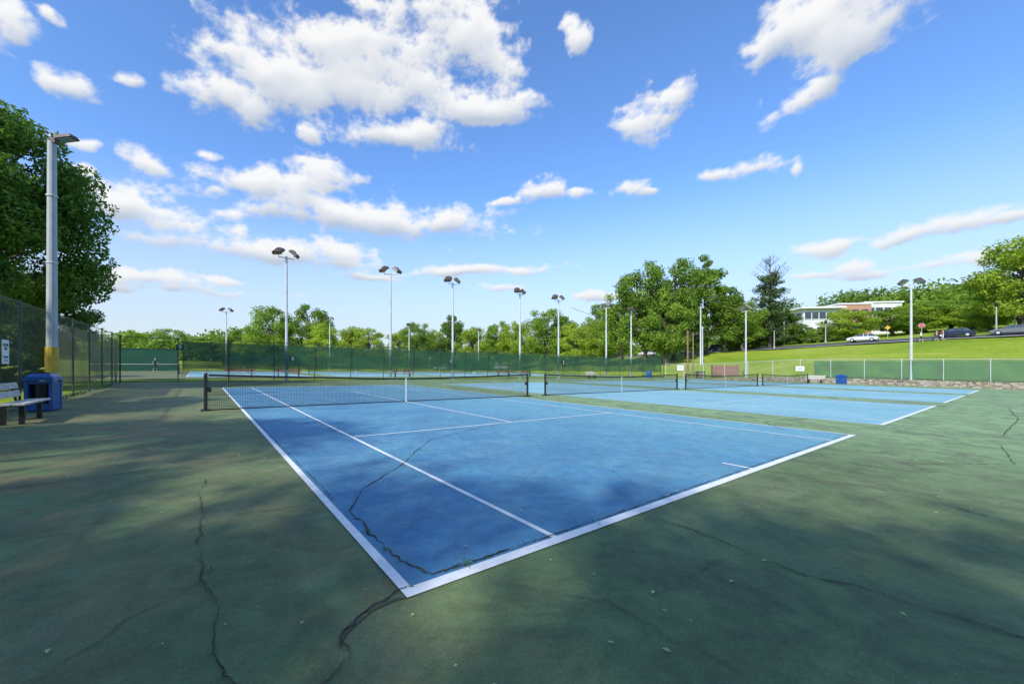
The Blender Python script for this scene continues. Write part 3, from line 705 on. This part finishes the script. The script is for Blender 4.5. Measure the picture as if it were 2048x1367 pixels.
# ------------------------------------------------------------------ people
def person(x,y,z,rz,pose,top,bottom,cap=None,name='person',skinlegs=True):
    J={'pel':(0,0,.95),'sp':(0,-.01,1.15),'ch':(0,0,1.36),'nk':(0,.0,1.50),'hd':(0,-.015,1.60)}
    for s,n in((1,'l'),(-1,'r')):
        J[n+'sh']=(s*.19,0,1.43); 
        J[n+'hp']=(s*.09,0,.90)
    J.update(pose); order=['pel','sp','ch','nk','hd','lsh','lel','lwr','rsh','rel','rwr','lhp','lkn','lan','lto','rhp','rkn','ran','rto']
    rad={'pel':.13,'sp':.12,'ch':.14,'nk':.055,'hd':.06,'sh':.065,'el':.042,'wr':.028,'hp':.095,'kn':.058,'an':.038,'to':.035}
    V=[J[k] for k in order]; idx={k:i for i,k in enumerate(order)}
    E=[('pel','sp'),('sp','ch'),('ch','nk'),('nk','hd')]
    for n in'lr': E+=[('ch',n+'sh'),(n+'sh',n+'el'),(n+'el',n+'wr'),('pel',n+'hp'),(n+'hp',n+'kn'),(n+'kn',n+'an'),(n+'an',n+'to')]
    E=[(idx[a],idx[c]) for a,c in E]; R=[rad[k] if k in rad else rad[k[1:]] for k in order]
    for n in'lr':
        w=Vector(J[n+'wr']); el=Vector(J[n+'el']); d=(w-el).normalized(); sd=d.cross(Vector((0,1,0))).normalized()
        V.append(tuple(w+d*.08)); pi=len(V)-1; E.append((idx[n+'wr'],pi)); R.append(.03)
        for f in range(5):
            off=(f-2)*.018; l=[.045,.07,.08,.072,.055][f]; q=w+d*(.10 if f else .05)+sd*off*(1.6 if f==0 else 1); V.append(tuple(q)); E.append((pi,len(V)-1)); R.append(.011)
            V.append(tuple(q+d*l+Vector((0,-.015,0)))); E.append((len(V)-2,len(V)-1)); R.append(.008)
    me=bpy.data.meshes.new('body'); me.from_pydata(V,E,[]); o=bpy.data.objects.new('tmp',me); sc.collection.objects.link(o)
    o.modifiers.new('s','SKIN'); o.modifiers.new('ss','SUBSURF').levels=2
    for i,sv in enumerate(me.skin_vertices[0].data): sv.radius=(R[i],R[i]*(.75 if i in(0,1,2) else 1)); sv.use_root=(i==0)
    dg=bpy.context.evaluated_depsgraph_get(); m2=bpy.data.meshes.new_from_object(o.evaluated_get(dg)); bpy.data.objects.remove(o)
    e=empty(name,(x,y,z),rz); m2.materials.clear()
    for k in('skin',top,bottom,'cloth_white'): m2.materials.append(M[k])
    for p in m2.polygons:
        c=p.center; wr=min((c-Vector(J[n+'wr'])).length for n in'lr'); el=min((c-Vector(J[n+'el'])).length for n in'lr')
        kn=min(J['lkn'][2],J['rkn'][2]); mi=1
        if c.z>1.50: mi=0
        elif c.z<.12: mi=3
        elif c.z<.95 and abs(c.x)<.2 and c.z>kn-.02: mi=2
        elif c.z<=kn-.02 and wr>.2: mi=0 if skinlegs else 2
        if (wr<.2 or el<.1) and c.z>.6 and abs(c.x)>.17: mi=0
        p.material_index=mi; p.use_smooth=True
    bo=bpy.data.objects.new('body',m2); sc.collection.objects.link(bo); bo.parent=e
    b=B()
    def ell(c,r,k,n=12,m=8,z0=-1):
        P=[];F=[]
        for i in range(m+1):
            t=math.pi*i/m
            for j in range(n): q=2*math.pi*j/n; P.append((c[0]+r[0]*math.sin(t)*math.cos(q),c[1]+r[1]*math.sin(t)*math.sin(q),c[2]+max(z0,math.cos(t))*r[2]))
        for i in range(m):
            for j in range(n): F.append((i*n+j,(i+1)*n+j,(i+1)*n+(j+1)%n,i*n+(j+1)%n))
        b.add(P,F,k)
    h=J['hd']; hc=(h[0],h[1],h[2]+.06)
    ell(hc,(.077,.095,.118),'skin'); ell((hc[0],hc[1]+.014,hc[2]+.02),(.084,.098,.108),cap or 'hair',z0=.0 if cap else -.5)
    if cap: b.box((hc[0],hc[1]-.12,hc[2]+.03),(.13,.10,.012),cap)
    ell((hc[0],hc[1]-.098,hc[2]-.012),(.013,.02,.02),'skin',8,5); ell((hc[0],hc[1]-.088,hc[2]-.055),(.024,.008,.006),'cloth_pink',8,5)
    for s in(-1,1): ell((hc[0]+s*.03,hc[1]-.085,hc[2]+.01),(.012,.008,.008),'hair',8,5); ell((hc[0]+s*.078,hc[1],hc[2]),(.01,.022,.03),'skin',8,5)
    b.obj('head',e,smooth=True); return e
walk={'lel':(.25,.05,1.17),'lwr':(.24,-.16,1.02),'rel':(-.24,.08,1.16),'rwr':(-.25,.12,.9),'lkn':(.1,-.12,.5),'lan':(.1,-.16,.08),'lto':(.11,-.30,.03),'rkn':(-.1,.04,.49),'ran':(-.1,.24,.12),'rto':(-.1,.14,.03)}
play={'lel':(.26,-.08,1.2),'lwr':(.18,-.3,1.12),'rel':(-.25,-.02,1.18),'rwr':(-.3,-.24,1.08),'lkn':(.16,-.08,.5),'lan':(.2,.02,.08),'lto':(.22,-.13,.03),'rkn':(-.16,-.08,.5),'ran':(-.2,.02,.08),'rto':(-.22,-.13,.03)}
x,y=-43.6,52.3; pe=person(x,y,plane(x)+.005,.9,play,'cloth_dark','cloth_dark','cloth_white','tennis_player')
b=B(); c=Vector((-.33,-.34,1.12)); b.tube([c,c+Vector((-.02,-.22,.1))],[.016,.014],'black',6)
cc=c+Vector((-.03,-.40,.18)); ring=[cc+Vector((.0,math.cos(t)*.16,math.sin(t)*.13)) for t in np.linspace(0,2*math.pi,17)]; b.tube(ring,[.01]*17,'black',5,False)
for q in np.linspace(-.11,.11,7): hh=.12*math.sqrt(1-(q/.16)**2); b.tube([cc+Vector((0,q,-hh)),cc+Vector((0,q,hh))],[.002,.002],'white',3,False)
b.obj('racket',pe)
for x,y,k,r,bt in((74.9,64.7,'cloth_pink',1.0,'cloth_dark'),(75.7,64.5,'cloth_pink',1.2,'cloth_white'),(73.8,66.0,'cloth_white',.7,'card')): person(x,y,terr(x,y)+.08,r,walk,k,bt,None,'pedestrian',True)
# ------------------------------------------------------------------ sky + sun
EL=math.radians(40); hd=Vector((.52,.854)).normalized()
d=Vector((hd.x*math.cos(EL),hd.y*math.cos(EL),-math.sin(EL)))
L=bpy.data.lights.new('sun','SUN'); L.energy=4.4; L.angle=math.radians(1.2); L.color=(1,.95,.86)
so=bpy.data.objects.new('sun',L); sc.collection.objects.link(so); so.rotation_euler=d.to_track_quat('-Z','Y').to_euler()
w=bpy.data.worlds.new('World'); sc.world=w; w.use_nodes=True; nt=w.node_tree; nt.nodes.clear()
out=N(nt,'ShaderNodeOutputWorld'); bg=N(nt,'ShaderNodeBackground'); bg.inputs['Strength'].default_value=.15
sky=N(nt,'ShaderNodeTexSky',sky_type='NISHITA'); sky.sun_disc=False; sky.sun_elevation=EL; sky.sun_rotation=math.atan2(-hd.x,-hd.y)%(2*math.pi)
sky.air_density=1.0; sky.dust_density=.6; sky.ozone_density=3.0
tc=N(nt,'ShaderNodeTexCoord'); sp=N(nt,'ShaderNodeSeparateXYZ'); nt.links.new(tc.outputs['Generated'],sp.inputs[0])
tint=mix(nt,1.0,sky.outputs[0],(1.12,1.46,1.86),'MULTIPLY')
fin=mix(nt,mrange(nt,sp.outputs['Z'],0.0,.42,.92,0),tint,(4.6,5.15,5.5)); nt.links.new(fin,bg.inputs['Color']); nt.links.new(bg.outputs[0],out.inputs['Surface'])
# --- cumulus field on a distant shell; (bearing tangent, elevation tangent, widths)*785 looking north
CL=[(-364,621,110,75),(-264,621,130,85),(-404,571,110,60),(-224,541,130,50),(-494,526,60,40),(-134,551,90,60),(-64,661,90,75),(-74,716,90,60),(-14,621,60,60),(21,509,65,25),(-44,541,60,40),(-174,453,100,26),(-104,466,40,25),(-244,721,60,18),(666,701,110,60),(756,676,120,60),(686,621,80,45),(816,721,100,50),(646,523,70,35),(611,496,50,22),(681,543,35,22),(348,503,48,38),(371,536,30,22),(188,649,22,26),(166,681,14,20),(126,343,38,22),(196,343,25,10),(286,353,40,20),(326,346,30,8),(476,383,45,10),(556,396,70,14),(636,403,20,8),(-699,413,42,28),(-549,426,25,14),(-864,571,50,32),(-889,601,30,20),(-954,671,55,55),(-869,691,18,12),(-724,581,45,8),(-444,366,90,28),(-324,386,60,26),(-534,341,60,20),(-354,356,80,22),(-714,326,50,28),(-654,301,70,28),(-734,316,40,20),(-304,311,150,35),(-194,293,170,36),(-64,286,60,28),(-494,296,40,14),(-404,301,80,20),(-404,226,160,20),(-264,231,60,16),(-664,176,150,14),(-764,161,120,12),(-560,148,140,9),(-204,179,60,8),(-64,186,120,10),(46,191,90,9),(56,153,50,10),(886,266,110,16),(966,291,70,18),(1051,299,60,12),(826,249,70,10),(666,233,40,13),(736,203,35,12),(646,176,50,11),(776,184,70,9),(946,199,75,17),(236,141,60,9),(-514,171,60,7),(-824,441,25,12),(-794,386,20,8),(-352,461,20,14),(56,323,25,4),(1500,500,150,70),(1900,300,200,50),(-1500,450,200,80),(-2000,300,260,60)]
prm=rng.permutation(512); prm=np.concatenate([prm,prm]); vals=rng.random(512)
def vn(x,y,s=0):
    xi=np.floor(x).astype(int); yi=np.floor(y).astype(int); fx=x-xi; fy=y-yi
    fx=fx*fx*fx*(fx*(fx*6-15)+10); fy=fy*fy*fy*(fy*(fy*6-15)+10)
    def h(i,j): return vals[prm[(prm[(i+s*37)%512]+j)%512]]
    return (h(xi,yi)*(1-fx)+h(xi+1,yi)*fx)*(1-fy)+(h(xi,yi+1)*(1-fx)+h(xi+1,yi+1)*fx)*fy
def fbm(x,y,o,s=0,g=.5,bil=False):
    t=0;a=1;n=0
    for k in range(o):
        q=vn(x,y,s+k); 
        if bil: q=1-abs(2*q-1)
        t=t+a*q; n+=a; a*=g; x=x*2.03+11.3; y=y*2.03+5.7
    return t/n
az=np.arange(-1.45,1.45,.0034); el=np.arange(.012,1.0,.0032); AZ,ELV=np.meshgrid(az,el)
wx=(fbm(AZ*9,ELV*13,4,1)-.5)*.075; wy=(fbm(AZ*9+50,ELV*13+9,4,5)-.5)*.038
X=AZ+wx; Y=ELV+wy; E=np.full(X.shape,9.0)
for (a,c,ra,rb) in CL:
    a,c,ra,rb=a/785,c/785,ra/785,rb/785
    A=math.atan(a); t=c*math.cos(A); e0=math.atan(t); r1=max(.010,ra*math.cos(A)**2)*1.16; r2=max(.008,rb*math.cos(A)/(1+t*t))*1.18
    yy=(Y-e0)/r2; yy=np.where(yy<0,yy*1.25,yy)
    E=np.minimum(E,np.sqrt(((X-A)/r1)**2+yy**2))
base=1-E; puff=fbm(AZ*17,ELV*26,7,9,.6,True)-.55; f2=fbm(AZ*12,ELV*21,8,21,.64)-.5
D=np.clip(base,-1.6,.62)+.9*puff+2.3*f2+.14
def blur(a,n):
    for _ in range(n):
        a=(a+np.roll(a,1,0)+np.roll(a,-1,0)+np.roll(a,1,1)+np.roll(a,-1,1))/5
    return a
Hh=np.sqrt(np.clip(D,0,1.6)); H1=blur(Hh,4); H2=blur(Hh,50)
gy,gx=np.gradient(H1,.0032,.0034); g2y,g2x=np.gradient(H2,.0032,.0034)
up=np.vstack([H2[11:],np.repeat(H2[-1:],11,0)])
lum=.86-.0050*gy+.0026*gx-.022*g2y+.006*g2x-.38*np.clip(up-.40,0,1)
lum=np.clip(lum,.12,1.0)
lum=blur(lum,1); haze=np.clip(1-ELV/.32,0,1)
lo=np.array([.43,.52,.66]); hi=np.array([.97,.97,.965])
COL=lo+(hi-lo)*lum[...,None]; COL=COL*(1-.4*haze[...,None])+np.array([.72,.79,.87])*.4*haze[...,None]
fade=np.clip((1.42-np.abs(AZ))/.12,0,1)*np.clip((.97-ELV)/.05,0,1)
Dm=np.where(fade<1,D*fade-(1-fade),D)
Rr=1600; Pv=np.stack([Rr*np.cos(ELV)*np.sin(AZ),Rr*np.cos(ELV)*np.cos(AZ),Rr*np.sin(ELV)],-1).reshape(-1,3)
ny_,nx_=AZ.shape; idx=np.arange(ny_*nx_).reshape(ny_,nx_)
Fq=np.stack([idx[:-1,:-1],idx[:-1,1:],idx[1:,1:],idx[1:,:-1]],-1).reshape(-1,4)
keep=(Dm.reshape(-1)[Fq].max(1)>-.36); Fq=Fq[keep]
usedv=np.unique(Fq); rem=-np.ones(len(Pv),int); rem[usedv]=np.arange(len(usedv)); Fq=rem[Fq]; Pv=Pv[usedv]
me=bpy.data.meshes.new('clouds'); me.vertices.add(len(Pv)); me.vertices.foreach_set('co',Pv.reshape(-1)); me.loops.add(len(Fq)*4); me.loops.foreach_set('vertex_index',Fq.reshape(-1)); me.polygons.add(len(Fq)); me.polygons.foreach_set('loop_start',np.arange(0,len(Fq)*4,4)); me.polygons.foreach_set('loop_total',np.full(len(Fq),4)); me.update(calc_edges=True); me.validate()
at=me.attributes.new('tone','FLOAT_COLOR','POINT'); at.data.foreach_set('color',np.concatenate([COL.reshape(-1,3)[usedv],np.ones((len(usedv),1))],1).reshape(-1).astype(np.float32))
at=me.attributes.new('dens','FLOAT','POINT'); at.data.foreach_set('value',Dm.reshape(-1)[usedv].astype(np.float32))
m,nt,bb=newmat('cloud_vapour'); nt.nodes.remove(bb)
a1=N(nt,'ShaderNodeAttribute',attribute_name='tone'); a2=N(nt,'ShaderNodeAttribute',attribute_name='dens')
dn=math_(nt,'MULTIPLY_ADD',noise(nt,.035,4,.65,objco(nt)),.6,math_(nt,'SUBTRACT',a2.outputs['Fac'],.30))
em=N(nt,'ShaderNodeEmission'); nt.links.new(a1.outputs['Color'],em.inputs['Color']); em.inputs['Strength'].default_value=1.0
tr=N(nt,'ShaderNodeBsdfTransparent'); ms=N(nt,'ShaderNodeMixShader'); nt.links.new(mrange(nt,dn,-.12,.78,0,.97),ms.inputs[0]); nt.links.new(tr.outputs[0],ms.inputs[1]); nt.links.new(em.outputs[0],ms.inputs[2]); nt.links.new(ms.outputs[0],nt.nodes['Material Output'].inputs['Surface'])
m.cycles.emission_sampling='NONE'
me.materials.append(m); me.polygons.foreach_set('use_smooth',[True]*len(me.polygons)); o=bpy.data.objects.new('clouds',me); sc.collection.objects.link(o)
# ------------------------------------------------------------------ camera
cam=bpy.data.cameras.new('camera'); co=bpy.data.objects.new('camera',cam); sc.collection.objects.link(co)
co.location=(0,0,1.449); co.rotation_euler=(math.pi/2,0,0); cam.sensor_width=36; cam.lens=36*784.8/2048
cam.shift_x=.0291; cam.shift_y=.02324; cam.clip_start=.05; cam.clip_end=3000; sc.camera=co
sc.view_settings.view_transform='Standard'; sc.view_settings.look='None'; sc.view_settings.exposure=0
